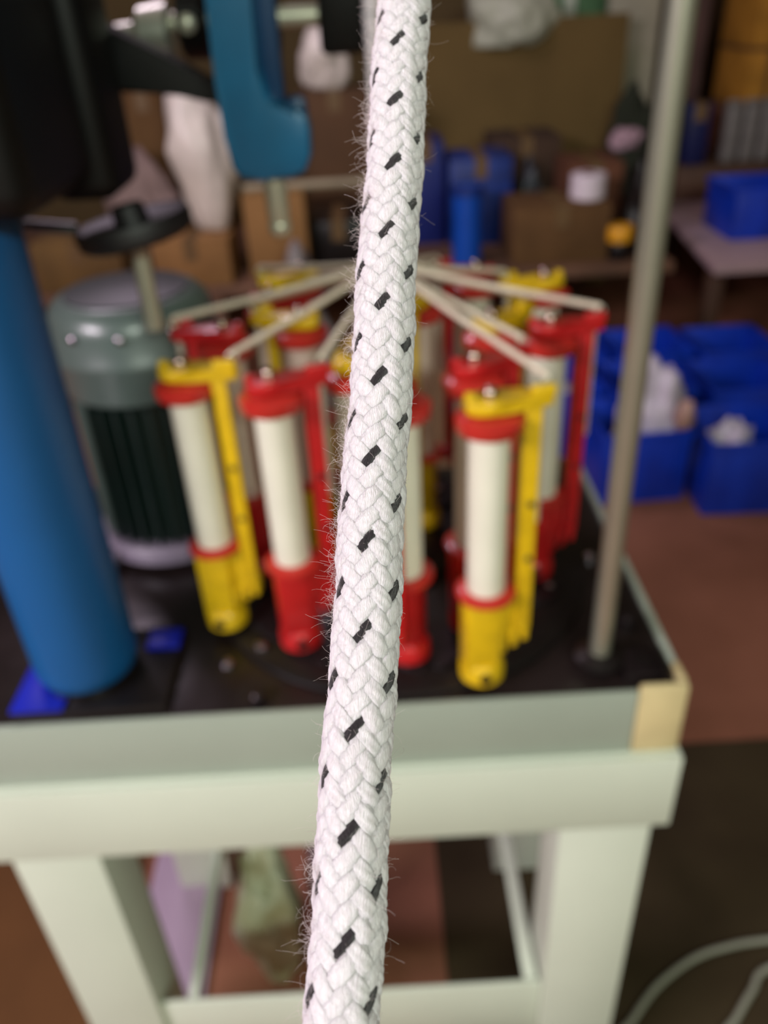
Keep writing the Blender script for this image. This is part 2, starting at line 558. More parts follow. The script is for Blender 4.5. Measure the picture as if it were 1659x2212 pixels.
def yarn_material(name, rgb, rgb_dark, tw=1):
    m = bpy.data.materials.new(name)
    m.use_nodes = True
    nt = m.node_tree
    b = nt.nodes['Principled BSDF']
    b.inputs['Roughness'].default_value = 0.72
    b.inputs['Specular IOR Level'].default_value = 0.25
    b.inputs['Sheen Weight'].default_value = 0.25
    b.inputs['Sheen Roughness'].default_value = 0.5
    b.inputs['Subsurface Weight'].default_value = 0.55 if rgb[0] > 100 else 0.0
    b.inputs['Subsurface Radius'].default_value = (1, 0.95, 0.9)
    b.inputs['Subsurface Scale'].default_value = 0.0014
    uv = nt.nodes.new('ShaderNodeUVMap')
    mp = nt.nodes.new('ShaderNodeMapping')
    mp.vector_type = 'TEXTURE'
    mp.inputs['Rotation'].default_value = (0, 0, R(-26 * tw))
    mp.inputs['Scale'].default_value = (1 / 13, 1 / 1.2, 1)
    nt.links.new(uv.outputs[0], mp.inputs[0])
    n = nt.nodes.new('ShaderNodeTexNoise')
    n.inputs['Scale'].default_value = 1.0
    n.inputs['Detail'].default_value = 6
    n.inputs['Roughness'].default_value = 0.6
    nt.links.new(mp.outputs[0], n.inputs['Vector'])
    mp2 = nt.nodes.new('ShaderNodeMapping')
    mp2.vector_type = 'TEXTURE'
    mp2.inputs['Rotation'].default_value = (0, 0, R(-26 * tw))
    mp2.inputs['Scale'].default_value = (1 / 55, 1 / 5, 1)
    nt.links.new(uv.outputs[0], mp2.inputs[0])
    n2 = nt.nodes.new('ShaderNodeTexNoise')
    n2.inputs['Scale'].default_value = 1.0
    nt.links.new(mp2.outputs[0], n2.inputs['Vector'])
    add = nt.nodes.new('ShaderNodeMath')
    add.operation = 'ADD'
    nt.links.new(n.outputs['Fac'], add.inputs[0])
    nt.links.new(n2.outputs['Fac'], add.inputs[1])
    bp = nt.nodes.new('ShaderNodeBump')
    bp.inputs['Strength'].default_value = 0.8
    bp.inputs['Distance'].default_value = 0.0008
    nt.links.new(add.outputs[0], bp.inputs['Height'])
    nt.links.new(bp.outputs[0], b.inputs['Normal'])
    mr = nt.nodes.new('ShaderNodeMapRange')
    mr.inputs[1].default_value = 0.3
    mr.inputs[2].default_value = 0.7
    nt.links.new(n.outputs['Fac'], mr.inputs[0])
    mx = nt.nodes.new('ShaderNodeMix')
    mx.data_type = 'RGBA'
    mx.inputs[6].default_value = lin(rgb_dark)  # shade between the fibres painted in as the darker yarn colour
    mx.inputs[7].default_value = lin(rgb)
    nt.links.new(mr.outputs[0], mx.inputs[0])
    nt.links.new(mx.outputs[2], b.inputs['Base Color'])
    return m


M_yarn = yarn_material('white_yarn', (246, 240, 243), (226, 218, 222))
M_yarn_b = yarn_material('white_yarn_left_twist', (246, 240, 243), (226, 218, 222), -1)
M_black = yarn_material('black_yarn', (44, 34, 40), (14, 10, 14))


def braided_rope(name, label, path, rad, pitch, nstr, tracers, phase=0.0, ppt=96, ring=14):
    root = thing(name, label, 'rope', tuple(path.a))
    off = np.array(path.a)
    for hand in (1, -1):
        for j in range(nstr // 2):
            black = hand == 1 and j in tracers
            V, Fc, uv = braid_mesh(path, rad, pitch, nstr, hand, j + (phase if hand == 1 else ((26.0 - 7.5) / 15 - phase) % 1.0), ppt, ring, thin=0.6 if black else 1.0)
            o = np_obj('strand', V - off, Fc, M_black if black else (M_yarn if hand == 1 else M_yarn_b), root, uv)
            if black:
                o['label'] = 'black tracer strand'
    # white core filling the braid
    n = 60
    s = np.linspace(0, path.length, n)
    C_, E1, E2, T = path(s)
    k = 20
    a = np.linspace(0, 2 * np.pi, k, endpoint=False)
    V = (C_[:, None, :] + 0.80 * rad * (np.cos(a)[None, :, None] * E1[:, None, :] + np.sin(a)[None, :, None] * E2[:, None, :])).reshape(-1, 3)
    i = np.arange(n - 1)[:, None] * k
    q = np.arange(k)[None, :]
    Fc = np.stack([i + q, i + (q + 1) % k, i + k + (q + 1) % k, i + k + q], -1).reshape(-1, 4)
    np_obj('core', V - off, Fc, M_yarn, root, np.zeros((Fc.size, 2)))
    return root


# ------------------------------------------------------------------ the big rope in front
RAD = 0.00485


def at_depth(px, py, d):
    return CAM + ray(px, py) * d


pt = at_depth(873, 0, 0.1565)
pb = at_depth(737, 2212, 0.107)
d = (pt - pb)
r0 = pb - d * 0.22
r1 = pt + d * 0.22
path = StraightPath(r0, r1, 0.0, -RT0)
PITCH_R = 0.0407
rope = braided_rope('braided_rope', 'thick white braided rope with black tracer flecks running down the middle in front', path, RAD, PITCH_R, 24, (0, 4, 8), phase=2.496, ppt=100, ring=32)

# fuzz: loose fibres standing off the yarn
M_fuzz = mat('loose_fibre', (222, 208, 206), 0.6, var=0.02, sheen=0.2)


def fuzz(root, path, rad, count, s0, s1, parent_off, hugging=0.5):
    k = 3
    npt = 8
    allV, allF = [], []
    base = 0
    s = rng.uniform(s0, s1, count)
    # fibres gather in tufts
    cl = rng.uniform(s0, s1, 70)
    pick = rng.integers(0, 70, count)
    tuft = rng.random(count) < 0.5
    s = np.where(tuft, cl[pick] + rng.normal(0, 0.0012, count), s)
    clth = rng.uniform(np.pi * 0.75, np.pi * 1.25, 70)
    th = np.where(tuft, clth[pick] + rng.normal(0, 0.25, count), rng.uniform(0, 2 * np.pi, count))
    C_, E1, E2, T = path(np.clip(s, 0, path.length))
    for i in range(count):
        rd = np.cos(th[i]) * E1[i] + np.sin(th[i]) * E2[i]
        tn = -np.sin(th[i]) * E1[i] + np.cos(th[i]) * E2[i]
        left = rd[0] < 0
        ln = rng.gamma(2.0, 0.00055) * (1.25 if left else 0.8)
        if rng.random() < 0.05:
            ln += rng.uniform(0.0008, 0.0028)
        ln = min(ln, 0.0042)
        p = C_[i] + rd * rad * 0.90
        dv = rd * rng.uniform(0.3, 1.0) + T[i] * rng.normal(0.25, 0.5) + tn * rng.normal(0, 0.5)
        hug = rng.random() < hugging
        if hug:      # fibres lying on the yarn, roughly along it
            p = C_[i] + rd * rad * 0.985
            dv = rd * 0.06 + T[i] * rng.choice((-1, 1)) + tn * rng.normal(0, 0.45)
            ln = rng.uniform(0.0005, 0.0016)
        dv /= np.linalg.norm(dv)
        curl = rng.normal(0, 1, 3) * rng.uniform(0.3, 1.1)
        if hug:
            curl = curl * 0.3 - rd * 0.12
        pts = [p]
        ax = rng.normal(0, 1, 3)
        ax /= np.linalg.norm(ax)
        w_ = (rng.uniform(0.05, 0.25) if hug else rng.choice((-1, 1)) * min(1.1, rng.gamma(2.0, 0.24)))
        for q in range(npt - 1):
            dv = dv * math.cos(w_) + np.cross(ax, dv) * math.sin(w_) + rng.normal(0, 0.12, 3) + (rd * -0.05 if hug else 0)
            dv /= np.linalg.norm(dv)
            p = p + dv * ln / (npt - 1) * 1.3
            pts.append(p)
        pts = np.array(pts)
        tg = np.gradient(pts, axis=0)
        u = np.cross(tg, FWn)
        u /= np.linalg.norm(u, axis=1)[:, None] + 1e-12
        v = np.cross(tg, u)
        v /= np.linalg.norm(v, axis=1)[:, None] + 1e-12
        fr = rng.uniform(0.000011, 0.000023) * np.linspace(1, 0.6, npt)
        ring_ = [pts + (u * math.cos(2 * math.pi * a / k) + v * math.sin(2 * math.pi * a / k)) * fr[:, None] for a in range(k)]
        allV.append(np.stack(ring_, 1).reshape(-1, 3))
        ii = np.arange(npt - 1)[:, None] * k
        qq = np.arange(k)[None, :]
        allF.append(np.stack([ii + qq, ii + (qq + 1) % k, ii + k + (qq + 1) % k, ii + k + qq], -1).reshape(-1, 4) + base)
        base += npt * k
    o = np_obj('loose_fibres', np.concatenate(allV) - parent_off, np.concatenate(allF), M_fuzz, root)
    o['kind'] = 'stuff'
    return o


FWn = np.array(FW)
fuzz(rope, path, RAD, 25000, 0.02, path.length - 0.02, np.array(path.a))

# the same braid leaving the braiding point, up to the take-up
BP = Vector((0.013, 0.765, 1.188))
path2 = StraightPath(BP, BP + Vector((-0.002, 0.0, 0.60)))
braided_rope('braided_rope', 'white rope rising blurred behind the big rope from where the yarns meet', path2, 0.0055, 0.042, 24, (0, 4, 8), ppt=36, ring=8)

# yarns from the carriers to the braiding point
M_cord = mat('cord', (212, 200, 178), 0.6, var=0.08, scale=120, bump=0.3, bscale=900)
where = ['the front right yellow carrier', 'the farthest left yellow carrier', 'the thick white bobbin',
         'the red carrier beside the motor', 'the back left red carrier', 'the farthest back left yellow carrier', 'the inner yellow carrier at left',
         'the carrier hidden left of the rope', 'the farthest back right red carrier', 'the back right yellow carrier',
         'the inner yellow carrier at right', 'the farthest right red carrier', 'the red carrier behind the front one',
         'the carrier right of the rope', 'the carrier hidden behind the lower rope', 'the carrier hidden at the very back']
for i, t in enumerate(tips):
    c = MB()
    a = 2 * math.pi * i / 16
    c.tube([t, t.lerp(BP, 0.5) - Vector((0, 0, 0.0015)), BP + (t - BP).normalized() * 0.006], 0.0030, 10)
    o = c.build('yarn', M_cord)
    tag(o, 'pale yarn running up to the braiding point from ' + where[i].replace('farthest ', 'far '), 'yarn', 'yarns meeting at the braiding point')

# ------------------------------------------------------------------ blue column
M_blue = mat('blue_paint', (0, 84, 142), 0.5, var=0.06, scale=8, bump=0.03, bscale=20, coat=0.1)
M_vblue = mat('blue_plastic', (10, 30, 170), 0.4, var=0.1, scale=10)
colm = thing('support_column', 'thick round blue column standing on the left of the deck', 'column', (-0.300, 0.606, 0.838))
MB().lathe([(0.040, 0.0185), (0.045, 0.020), (0.0485, 0.028), (0.049, 0.036), (0.049, 0.446)], n=48).build('post', M_blue, colm)
bs = MB()
bs.box((-0.062, -0.056, 0.0005), (0.085, 0.06, 0.010), 0.003)
bs.lathe([(0.044, 0.010), (0.044, 0.018)], n=40)
bs.build('base_block', M_spade, colm)
bl = MB().box((-0.062, -0.056, 0.0102), (-0.012, 0.03, 0.013), 0.0005).box((0.050, 0.022, 0.0102), (0.084, 0.05, 0.016), 0.002)
bl.build('blue_shim', M_vblue, colm)['label'] = 'bright blue painted foot strip'

# ------------------------------------------------------------------ steel rod
rod = thing('steel_rod', 'tall polished steel rod standing at the right front corner', 'rod', (0.201, 0.583, 0.838))
MB().lathe([(0.0098, 0.012), (0.0098, 1.1)], n=32).build('shaft', mat('ground_steel', (176, 178, 158), 0.3, metal=0.75, var=0.04, scale=20), rod)
ck = MB().box((0.018, -0.028, 0.0005), (0.058, 0.012, 0.011), 0.003).build('clamp_block', M_iron, rod)
MB().lathe([(0.009, 0.0112), (0.009, 0.0125)], c=(0.040, -0.010, 0), n=20).build('clamp_hole', M_spade, rod)
MB().lathe([(0.0175, 0.0005), (0.024, 0.012), (0.016, 0.016), (0.0100, 0.018)], n=28).build('collar', M_spade, rod)

# ------------------------------------------------------------------ motor
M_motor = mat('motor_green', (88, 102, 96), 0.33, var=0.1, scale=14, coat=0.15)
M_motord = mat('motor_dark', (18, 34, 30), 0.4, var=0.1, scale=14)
M_lav = mat('motor_grey', (120, 110, 126), 0.35, var=0.1, scale=20)
mo = thing('electric_motor', 'dark green upright electric motor behind the blue column', 'motor', (-0.262, 0.868, 0.838))
cv = MB()
cv.lathe([(0.085, 0.210), (0.088, 0.214), (0.088, 0.246), (0.091, 0.250), (0.091, 0.256), (0.088, 0.260), (0.088, 0.284), (0.083, 0.300), (0.074, 0.308), (0.066, 0.310)], n=64)
cv.build('fan_cover', M_motor, mo)
MB().lathe([(0.066, 0.3102), (0.066, 0.312), (0.03, 0.316), (0.012, 0.317)], n=48).build('fan_grille', M_motord, mo)
MB().lathe([(0.068, 0.03), (0.070, 0.204)], n=48).build('body', M_motord, mo)
for k in range(28):
    a = 2 * math.pi * k / 28
    f = MB().box((0.066, -0.0018, 0.032), (0.083, 0.0018, 0.203), 0.0008, M=Matrix.Rotation(a, 4, 'Z'))
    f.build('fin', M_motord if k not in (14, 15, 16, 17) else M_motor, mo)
fg = MB().lathe([(0.088, 0.008), (0.092, 0.011), (0.092, 0.024), (0.086, 0.030)], n=48)
for k in range(4):
    a = R(45 + 90 * k)
    fg.lathe([(0.018, 0.009), (0.019, 0.011), (0.019, 0.019), (0.017, 0.021)], c=(0.098 * math.cos(a), 0.098 * math.sin(a), 0), n=20)
fg.build('mounting_flange', M_lav, mo)
for k in range(4):
    a = R(45 + 90 * k)
    MB().lathe([(0.008, 0.0213), (0.008, 0.023)], c=(0.098 * math.cos(a), 0.098 * math.sin(a), 0), n=16).build('bolt_hole', M_spade, mo)
MB().lathe([(0.074, 0.0003), (0.074, 0.0078)], n=40).build('spacer', M_spade, mo)
for k in range(5):
    a = R(-150 + 33 * k)
    MB().lathe([(0.004, 0), (0.004, 0.002), (0.002, 0.0035)], n=12, M=Matrix.Rotation(a, 4, 'Z') @ Matrix.Translation((0.0895, 0, 0.285)) @ Matrix.Rotation(R(90), 4, 'Y')).build('cover_screw', M_bolt, mo)

# ------------------------------------------------------------------ overhead black drive: gearbox, arm, handwheel
M_blk = mat('black_enamel', (9, 10, 9), 0.5, var=0.2, scale=18, spec=0.3)
gb = thing('drive_gearbox', 'black take-up gearbox hanging over the left side with a handwheel below', 'gearbox', (-0.28, 0.72, 1.42))


def gl(p):
    return Vector(p) - gb.location


g = MB()
g.box(gl((-0.47, 0.545, 1.285)), gl((-0.213, 0.70, 1.52)), 0.02, seg=4)
g.box(gl((-0.36, 0.69, 1.335)), gl((-0.232, 0.83, 1.50)), 0.015)
h0, h1 = atY(125, 440, 0.72), atY(272, 440, 0.72)
g.box(gl((h0.x, 0.702, 1.268)), gl((h1.x, 0.79, 1.52)), 0.014, seg=4)
g.build('housing', M_blk, gb)


YA = 0.80
pg_ = [atY(px_, py_, YA) for px_, py_ in ((225, 48), (300, 88), (370, 122), (440, 163), (505, 190), (500, 222), (450, 215), (400, 203), (225, 192))]
g = MB()
g.prism([(p_.x - gb.location.x, p_.z - gb.location.z) for p_ in pg_], -0.018, 0.018, 0.004, M=Matrix(((1, 0, 0, 0), (0, 0, -1, YA - gb.location.y), (0, 1, 0, 0), (0, 0, 0, 1))))
g.build('arm', M_blk, gb)
T0 = gl((-0.205, 0.742, 1.238))
g = MB()
g.lathe([(0.012, -0.012), (0.022, -0.012), (0.046, -0.010), (0.051, -0.006), (0.052, 0.004), (0.050, 0.009), (0.045, 0.006), (0.016, 0.004), (0.014, 0.02)], n=48, M=Matrix.Translation(T0) @ Matrix.Rotation(R(-9), 4, 'Y'))
g.build('handwheel', mat('handwheel_black', (20, 17, 20), 0.55, var=0.2, scale=30), gb)
MB().tube([T0 + Vector((-0.047, -0.01, 0.004)), T0 + Vector((-0.092, -0.012, 0.010))], 0.0055, 12).build('handle', mat('worn_iron', (120, 120, 118), 0.35, metal=0.7), gb)
MB().lathe([(0.008, -0.092), (0.008, -0.0125)], c=T0, n=20).build('drive_shaft', M_steel, gb)
YS = 0.87
p0, p1 = atY(243, 62, YS), atY(372, 75, YS)
L_ = p1.x - p0.x
g = MB()
g.lathe([(0.008, 0), (0.010, 0.004), (0.011, L_ * 0.35), (0.022, L_ * 0.5), (0.025, L_ * 0.97), (0.022, L_)], n=32, M=Matrix.Translation(gl((p0.x, YS, p0.z - 0.006))) @ Matrix.Rotation(R(90), 4, 'Y'))
g.build('cone_cap', mat('dull_steel', (200, 202, 188), 0.35, metal=0.8, var=0.05), gb)
p0 = atY(385, 50, YS)
MB().lathe([(0.009, 0), (0.009, atY(760, 50, YS).x - p1.x)], n=24, M=Matrix.Translation(gl((p1.x + 0.0005, YS, p0.z))) @ Matrix.Rotation(R(90), 4, 'Y')).build('cross_shaft', M_steel, gb)
for px_ in (392, 545):
    q_ = atY(px_, 60, YS)
    MB().lathe([(0.026, 0), (0.030, 0.003), (0.030, 0.022), (0.026, 0.025)], n=28, M=Matrix.Translation(gl((q_.x, YS, p0.z))) @ Matrix.Rotation(R(90), 4, 'Y')).build('shaft_collar', M_blk, gb)
q0, q1 = atY(695, 118, YS), atY(790, 118, YS)
MB().box(gl((q0.x, YS - 0.02, q0.z)), gl((q1.x, YS + 0.03, q0.z + 0.11)), 0.006).build('bearing_block', M_blk, gb)
q0 = atY(402, 52, 0.83)
MB().lathe([(0.008, 0), (0.008, 0.006), (0.004, 0.009)], n=28, M=Matrix.Translation(gl((q0.x, YS - 0.032, q0.z))) @ Matrix.Rotation(R(90), 4, 'X')).build('end_bolt', M_steel, gb)

# ------------------------------------------------------------------ blue hooked bracket with steel pin
br = thing('bracket', 'blue hook-shaped bracket hanging above the bobbins, holding a steel pin', 'bracket', (-0.09, 0.73, 1.28))
poly = [(-0.020, 0.30), (-0.0275, 0.11), (-0.0285, 0.06), (-0.0275, 0.02), (-0.0245, -0.003), (-0.018, -0.011), (0.0, -0.013), (0.024, -0.013), (0.036, -0.008),
        (0.042, 0.004), (0.043, 0.024), (0.041, 0.034), (0.034, 0.039), (0.010, 0.041), (0.005, 0.048), (0.005, 0.07), (0.007, 0.12), (0.011, 0.18), (0.013, 0.30)]
g = MB()
g.prism(poly, -0.017, 0.017, 0.004, M=Matrix(((1, 0, 0, 0.004), (0, 0, -1, 0.017), (0, 1, 0, 0.006), (0, 0, 0, 1))))
g.build('plate', mat('bracket_blue', (8, 98, 140), 0.38, var=0.08, scale=20, coat=0.1), br)
g = MB()
g.box((0.006, 0.0355, 0.035), (0.026, 0.06, 0.30), 0.004)
g.box((0.026, 0.0355, 0.02), (0.044, 0.055, 0.052), 0.006)
g.build('back_rib', mat('bracket_dark_blue', (6, 56, 96), 0.45, var=0.1), br)
g = MB()
g.lathe([(0.004, -0.058), (0.0085, -0.055), (0.010, -0.050), (0.010, -0.046), (0.0085, -0.044), (0.0095, -0.04), (0.0095, -0.0065)], c=(0.012, 0.017, 0), n=28)
g.build('pin', M_steel, br)

# ------------------------------------------------------------------ under the table
M_lil = mat('pink_lit_board', (176, 156, 176), 0.5, var=0.03)  # lilac tint paints pinkish lamp light onto a white sheet
tag(MB().box((-0.478, 0.66, 0.001), (-0.345, 1.02, 0.012), 0.002).build('floor_board', M_lil), 'flat board tinted lilac with painted pinkish light, lying on the floor behind the left front leg', 'board')
M_mat = mat('rubber_mat', (64, 54, 34), 0.8, var=0.2, scale=3, spec=0.2, rgb2=(44, 34, 18))
tag(MB().box((0.062, 0.30, 0.001), (1.65, 1.19, 0.006), 0.001).build('floor_mat', M_mat), 'dark olive rubber mat on the floor to the right of the stand', 'mat')


tag(MB().box((-1.9, 0.25, 0.001), (-0.50, 1.15, 0.004), 0.001).build('floor_dark_patch', mat('dark_patch_brown', (104, 68, 38), 0.8, var=0.15, scale=4, spec=0.2)), 'dark brown patch added to darken the floor at the lower left, outside the left front leg', 'sheet')  # thin added panel, darkens the floor that the left lamp makes too bright


def bag(name, label, cat, c, r, m, seed, amp=0.25, fr=3.0, group=None, sub=4, top=0.0, bot=0.0):
    bm = bmesh.new()
    bmesh.ops.create_icosphere(bm, subdivisions=sub, radius=1)
    off = Vector((seed * 3.1, seed * 1.7, seed * 2.3))
    for v in bm.verts:
        p = v.co.copy()
        n1 = noise.noise(p * fr * 0.5 + off)
        n2 = abs(noise.noise(p * fr + off * 2))
        n3 = abs(noise.noise(p * fr * 2.2 + off * 3))
        s_ = 1 + amp * (n1 * 1.2 - n2 * 0.9 - n3 * 0.35)
        q = p * s_
        if top and p.z > 0.2:   # gathered neck
            k_ = 1 - top * (p.z - 0.2)
            q.x *= k_
            q.y *= k_
        if bot and p.z < 0.3:   # hanging, pinched towards the bottom
            k_ = 1 - bot * (0.3 - p.z)
            q.x = q.x * k_ + 0.12 * (0.3 - p.z)
            q.y *= k_
        q.z = max(q.z, -0.62)
        v.co = Vector((q.x * r[0], q.y * r[1], q.z * r[2] * 1.14))
    zmin = min(v.co.z for v in bm.verts)
    for v in bm.verts:
        v.co.z -= zmin
    me = bpy.data.meshes.new(name)
    bm.to_mesh(me)
    bm.free()
    for p in me.polygons:
        p.use_smooth = True
    me.materials.append(m)
    o = bpy.data.objects.new(name, me)
    COL.objects.link(o)
    o.location = c
    return tag(o, label, cat, group)


M_sack = mat('sack_plastic', (200, 206, 176), 0.4, var=0.25, scale=18, bump=0.6, bscale=25, rgb2=(150, 144, 100))
M_clear = mat('thin_plastic', (150, 126, 140), 0.25, var=0.2, scale=12, bump=0.6, bscale=20, alpha=0.75)
bag('sack', 'crumpled greenish-white plastic sack on the floor under the stand', 'sack', (-0.228, 0.79, 0), (0.052, 0.07, 0.175), M_sack, 1, 0.3, 3, top=0.3)
bag('plastic_bag', 'thin purplish see-through plastic bag beside the sack under the stand', 'bag', (-0.125, 0.83, 0), (0.045, 0.06, 0.16), M_clear, 2, 0.3, 3)


def cable(name, label, pts, r, m, cat):
    P_ = [Vector(p) for p in pts]
    out = []
    for i in range(len(P_) - 1):
        p0, p1, p2, p3 = P_[max(i - 1, 0)], P_[i], P_[i + 1], P_[min(i + 2, len(P_) - 1)]
        for j in range(8):
            t = j / 8
            out.append(0.5 * ((2 * p1) + (p2 - p0) * t + (2 * p0 - 5 * p1 + 4 * p2 - p3) * t * t + (3 * p1 - p0 - 3 * p2 + p3) * t ** 3))
    out.append(P_[-1])
    b_ = MB()
    b_.tube(out, r, 10)
    return tag(b_.build(name, m), label, cat)


M_cab = mat('cable_grey', (150, 152, 134), 0.5, var=0.05)
zc = 0.0115
pts1 = [(0.27, 0.50)] + [tuple(atZ(px, py, zc))[:2] for px, py in ((1335, 2250), (1365, 2205), (1420, 2130), (1500, 2070), (1580, 2043), (1660, 2030))] + [(0.80, 0.765), (1.2, 0.70), (1.6, 0.62)]
cable('cable', 'grey cable curving over the mat at the lower right, the outer one', [(x, y, zc) for x, y in pts1], 0.0052, M_cab, 'cable')
pts2 = [(0.43, 0.50)] + [tuple(atZ(px, py, zc))[:2] for px, py in ((1560, 2250), (1590, 2200), (1625, 2140), (1665, 2090))] + [(0.75, 0.72), (1.1, 0.63), (1.6, 0.52)]
cable('cable', 'grey cable at the lower right corner, the inner shorter one', [(x, y, zc) for x, y in pts2], 0.0052, M_cab, 'cable')

# ------------------------------------------------------------------ blue crates on the floor at right
M_bin = mat('crate_blue', (8, 56, 186), 0.45, var=0.15, scale=6, rgb2=(5, 38, 140))
M_bin2 = mat('crate_blue_dark', (10, 30, 110), 0.5, var=0.15, scale=6)


def make_crate(sx, sy, h, m=None):
    m = m or M_bin
    root = thing('storage_crate', '', 'crate')
    t = 0.006
    b_ = MB()
    b_.box((-sx / 2, -sy / 2, 0), (sx / 2, sy / 2, t), 0.001)
    b_.build('base', m, root)
    for x in (-1, 1):
        MB().box((min(x * sx / 2, x * (sx / 2 - t)), -sy / 2, t + .0003), (max(x * sx / 2, x * (sx / 2 - t)), sy / 2, h), 0.001).build('side_wall', m, root)
    for y in (-1, 1):
        e = MB()
        e.box((-sx / 2 + t, min(y * sy / 2, y * (sy / 2 - t)), t + .0003), (sx / 2 - t, max(y * sy / 2, y * (sy / 2 - t)), h), 0.001)
        for q in (-0.3, 0, 0.3):
            yy = y * (sy / 2 + 0.003)
            e.box((q * sx - 0.006, min(yy, yy - y * 0.004), 0.02), (q * sx + 0.006, max(yy, yy - y * 0.004), h - 0.02), 0.001)
        e.build('end_wall', m, root)
    rm = MB()
    for (x0, y0, x1, y1) in ((-sx / 2 - .008, -sy / 2 - .008, sx / 2 + .008, -sy / 2), (-sx / 2 - .008, sy / 2, sx / 2 + .008, sy / 2 + .008),
                             (-sx / 2 - .008, -sy / 2, -sx / 2, sy / 2), (sx / 2, -sy / 2, sx / 2 + .008, sy / 2)):
        rm.box((x0, y0, h - 0.022), (x1, y1, h + 0.002), 0.002)
    rm.build('rim', m, root)
    return root


cr = make_crate(0.27, 0.26, 0.245)
spots = [(1.115, 2.20, -2, 'blue crate at the front of the crate block, nearest the right edge of the photo'),
         (0.81, 2.30, 3, 'blue crate at the front of the crate block, just right of the steel rod'),
         (0.62, 2.62, 5, 'blue crate behind the steel rod and the red carrier'),
         (0.935, 2.60, -2, 'blue crate in the second row behind the white bag'),
         (1.25, 2.57, 2, 'blue crate in the second row at the right photo edge'),
         (0.72, 2.93, -4, 'blue crate in the back row left of the steel rod'),
         (1.03, 2.92, 3, 'blue crate in the back row under the pink table'),
         (1.34, 2.89, 0, 'blue crate in the back row at the right photo edge')]
for i, (x, y, a, lab) in enumerate(spots):
    o = cr if i == 0 else copy_tree(cr)
    o.location = (x, y, 0.0)
    o.rotation_euler = (0, 0, R(a))
    o['label'] = lab
    o['group'] = 'blue crates on the floor'
M_wbag = mat('white_plastic', (206, 196, 212), 0.35, var=0.1, scale=10, bump=0.5, bscale=20)
M_wbag2 = mat('milky_plastic', (232, 222, 212), 0.35, var=0.12, scale=8, bump=0.5, bscale=14)
M_pinkst = mat('pinkish_cone', (180, 142, 130), 0.5, var=0.15, scale=14)
bag('plastic_bag', 'white plastic bag bulging out of the crate right of the steel rod', 'bag', (0.86, 2.275, 0.012), (0.11, 0.10, 0.235), M_wbag, 4, 0.35, 3)
bag('yarn_bundle', 'pinkish yarn bundle inside the white plastic bag in the crate', 'yarn', (0.915, 2.17, 0.262), (0.03, 0.03, 0.05), M_pinkst, 5, 0.2, 3)
bag('plastic_bag', 'small white plastic bag in the crate nearest the right edge', 'bag', (1.12, 2.26, 0.012), (0.09, 0.06, 0.12), M_wbag, 6, 0.4, 3)
bag('plastic_bag', 'small white plastic bag in the crate behind the rod', 'bag', (0.62, 2.60, 0.012), (0.10, 0.09, 0.13), M_wbag, 8, 0.4, 3)

# ------------------------------------------------------------------ low table at right, behind the crates
M_tt = mat('table_pinkish', (176, 150, 152), 0.5, var=0.12, scale=4)
M_wood = mat('dark_wood', (84, 56, 38), 0.65, var=0.2, scale=8)
tb = thing('low_table', 'low pinkish-topped table behind the blue crates at right', 'table', (1.95, 3.7, 0))


def tl(p):
    return Vector(p) - tb.location


c0 = atZ(1462, 485, 0.5)
c1 = atZ(1545, 578, 0.5)
c2 = atZ(1670, 562, 0.5)
c3 = atZ(1560, 370, 0.5)
g = MB()
pl = [(p.x - tb.location.x, p.y - tb.location.y) for p in (c1, Vector((2.7, c2.y, 0)), Vector((2.7, 4.6, 0)), Vector((1.30, 4.6, 0)), c0)]
g.prism(pl, 0.47, 0.5, 0.005)
g.build('tabletop', M_tt, tb)
for x, y in ((1.36, 3.16), (2.6, 3.16), (1.36, 4.5), (2.6, 4.5)):
    MB().box(tl((x - .03, y - .03, 0)), tl((x + .03, y + .03, 0.4695)), 0.004).build('leg', M_wood, tb)
o = make_crate(0.26, 0.30, 0.19)
o.location = atZ(1625, 515, 0.5) + Vector((0.03, 0.13, 0.001))
o['label'] = 'blue crate standing on the pinkish low table'

# ------------------------------------------------------------------ long bench with clutter behind the machine
M_bench = mat('bench_wood', (112, 80, 58), 0.7, var=0.2, scale=6)
M_card = mat('cardboard', (150, 112, 68), 0.8, var=0.12, scale=6, spec=0.2)
M_card2 = mat('cardboard_dark', (104, 76, 46), 0.85, var=0.15, scale=6, spec=0.2)
M_card3 = mat('cardboard_red', (110, 72, 52), 0.85, var=0.15, scale=6, spec=0.2)
M_card4 = mat('cardboard_ochre', (176, 124, 44), 0.8, var=0.2, scale=6, spec=0.2)
M_tape = mat('tape', (112, 88, 56), 0.35, var=0.05)
BZ = 0.5
bn = thing('work_bench', 'long low brown work bench loaded with cartons behind the machine', 'bench', (-0.35, 3.55, 0))
for k in range(6):
    y0 = 3.05 + 0.2 * k
    MB().box(Vector((-2.4, y0, 0.46)) - bn.location, Vector((1.15, y0 + 0.194, BZ)) - bn.location, 0.003).build('plank', M_bench, bn)
for x in (-2.3, -0.6, 1.05):
    for y in (3.1, 4.15):
        MB().box(Vector((x - .035, y - .035, 0)) - bn.location, Vector((x + .035, y + .035, 0.4595)) - bn.location, 0.004).build('leg', M_bench, bn)


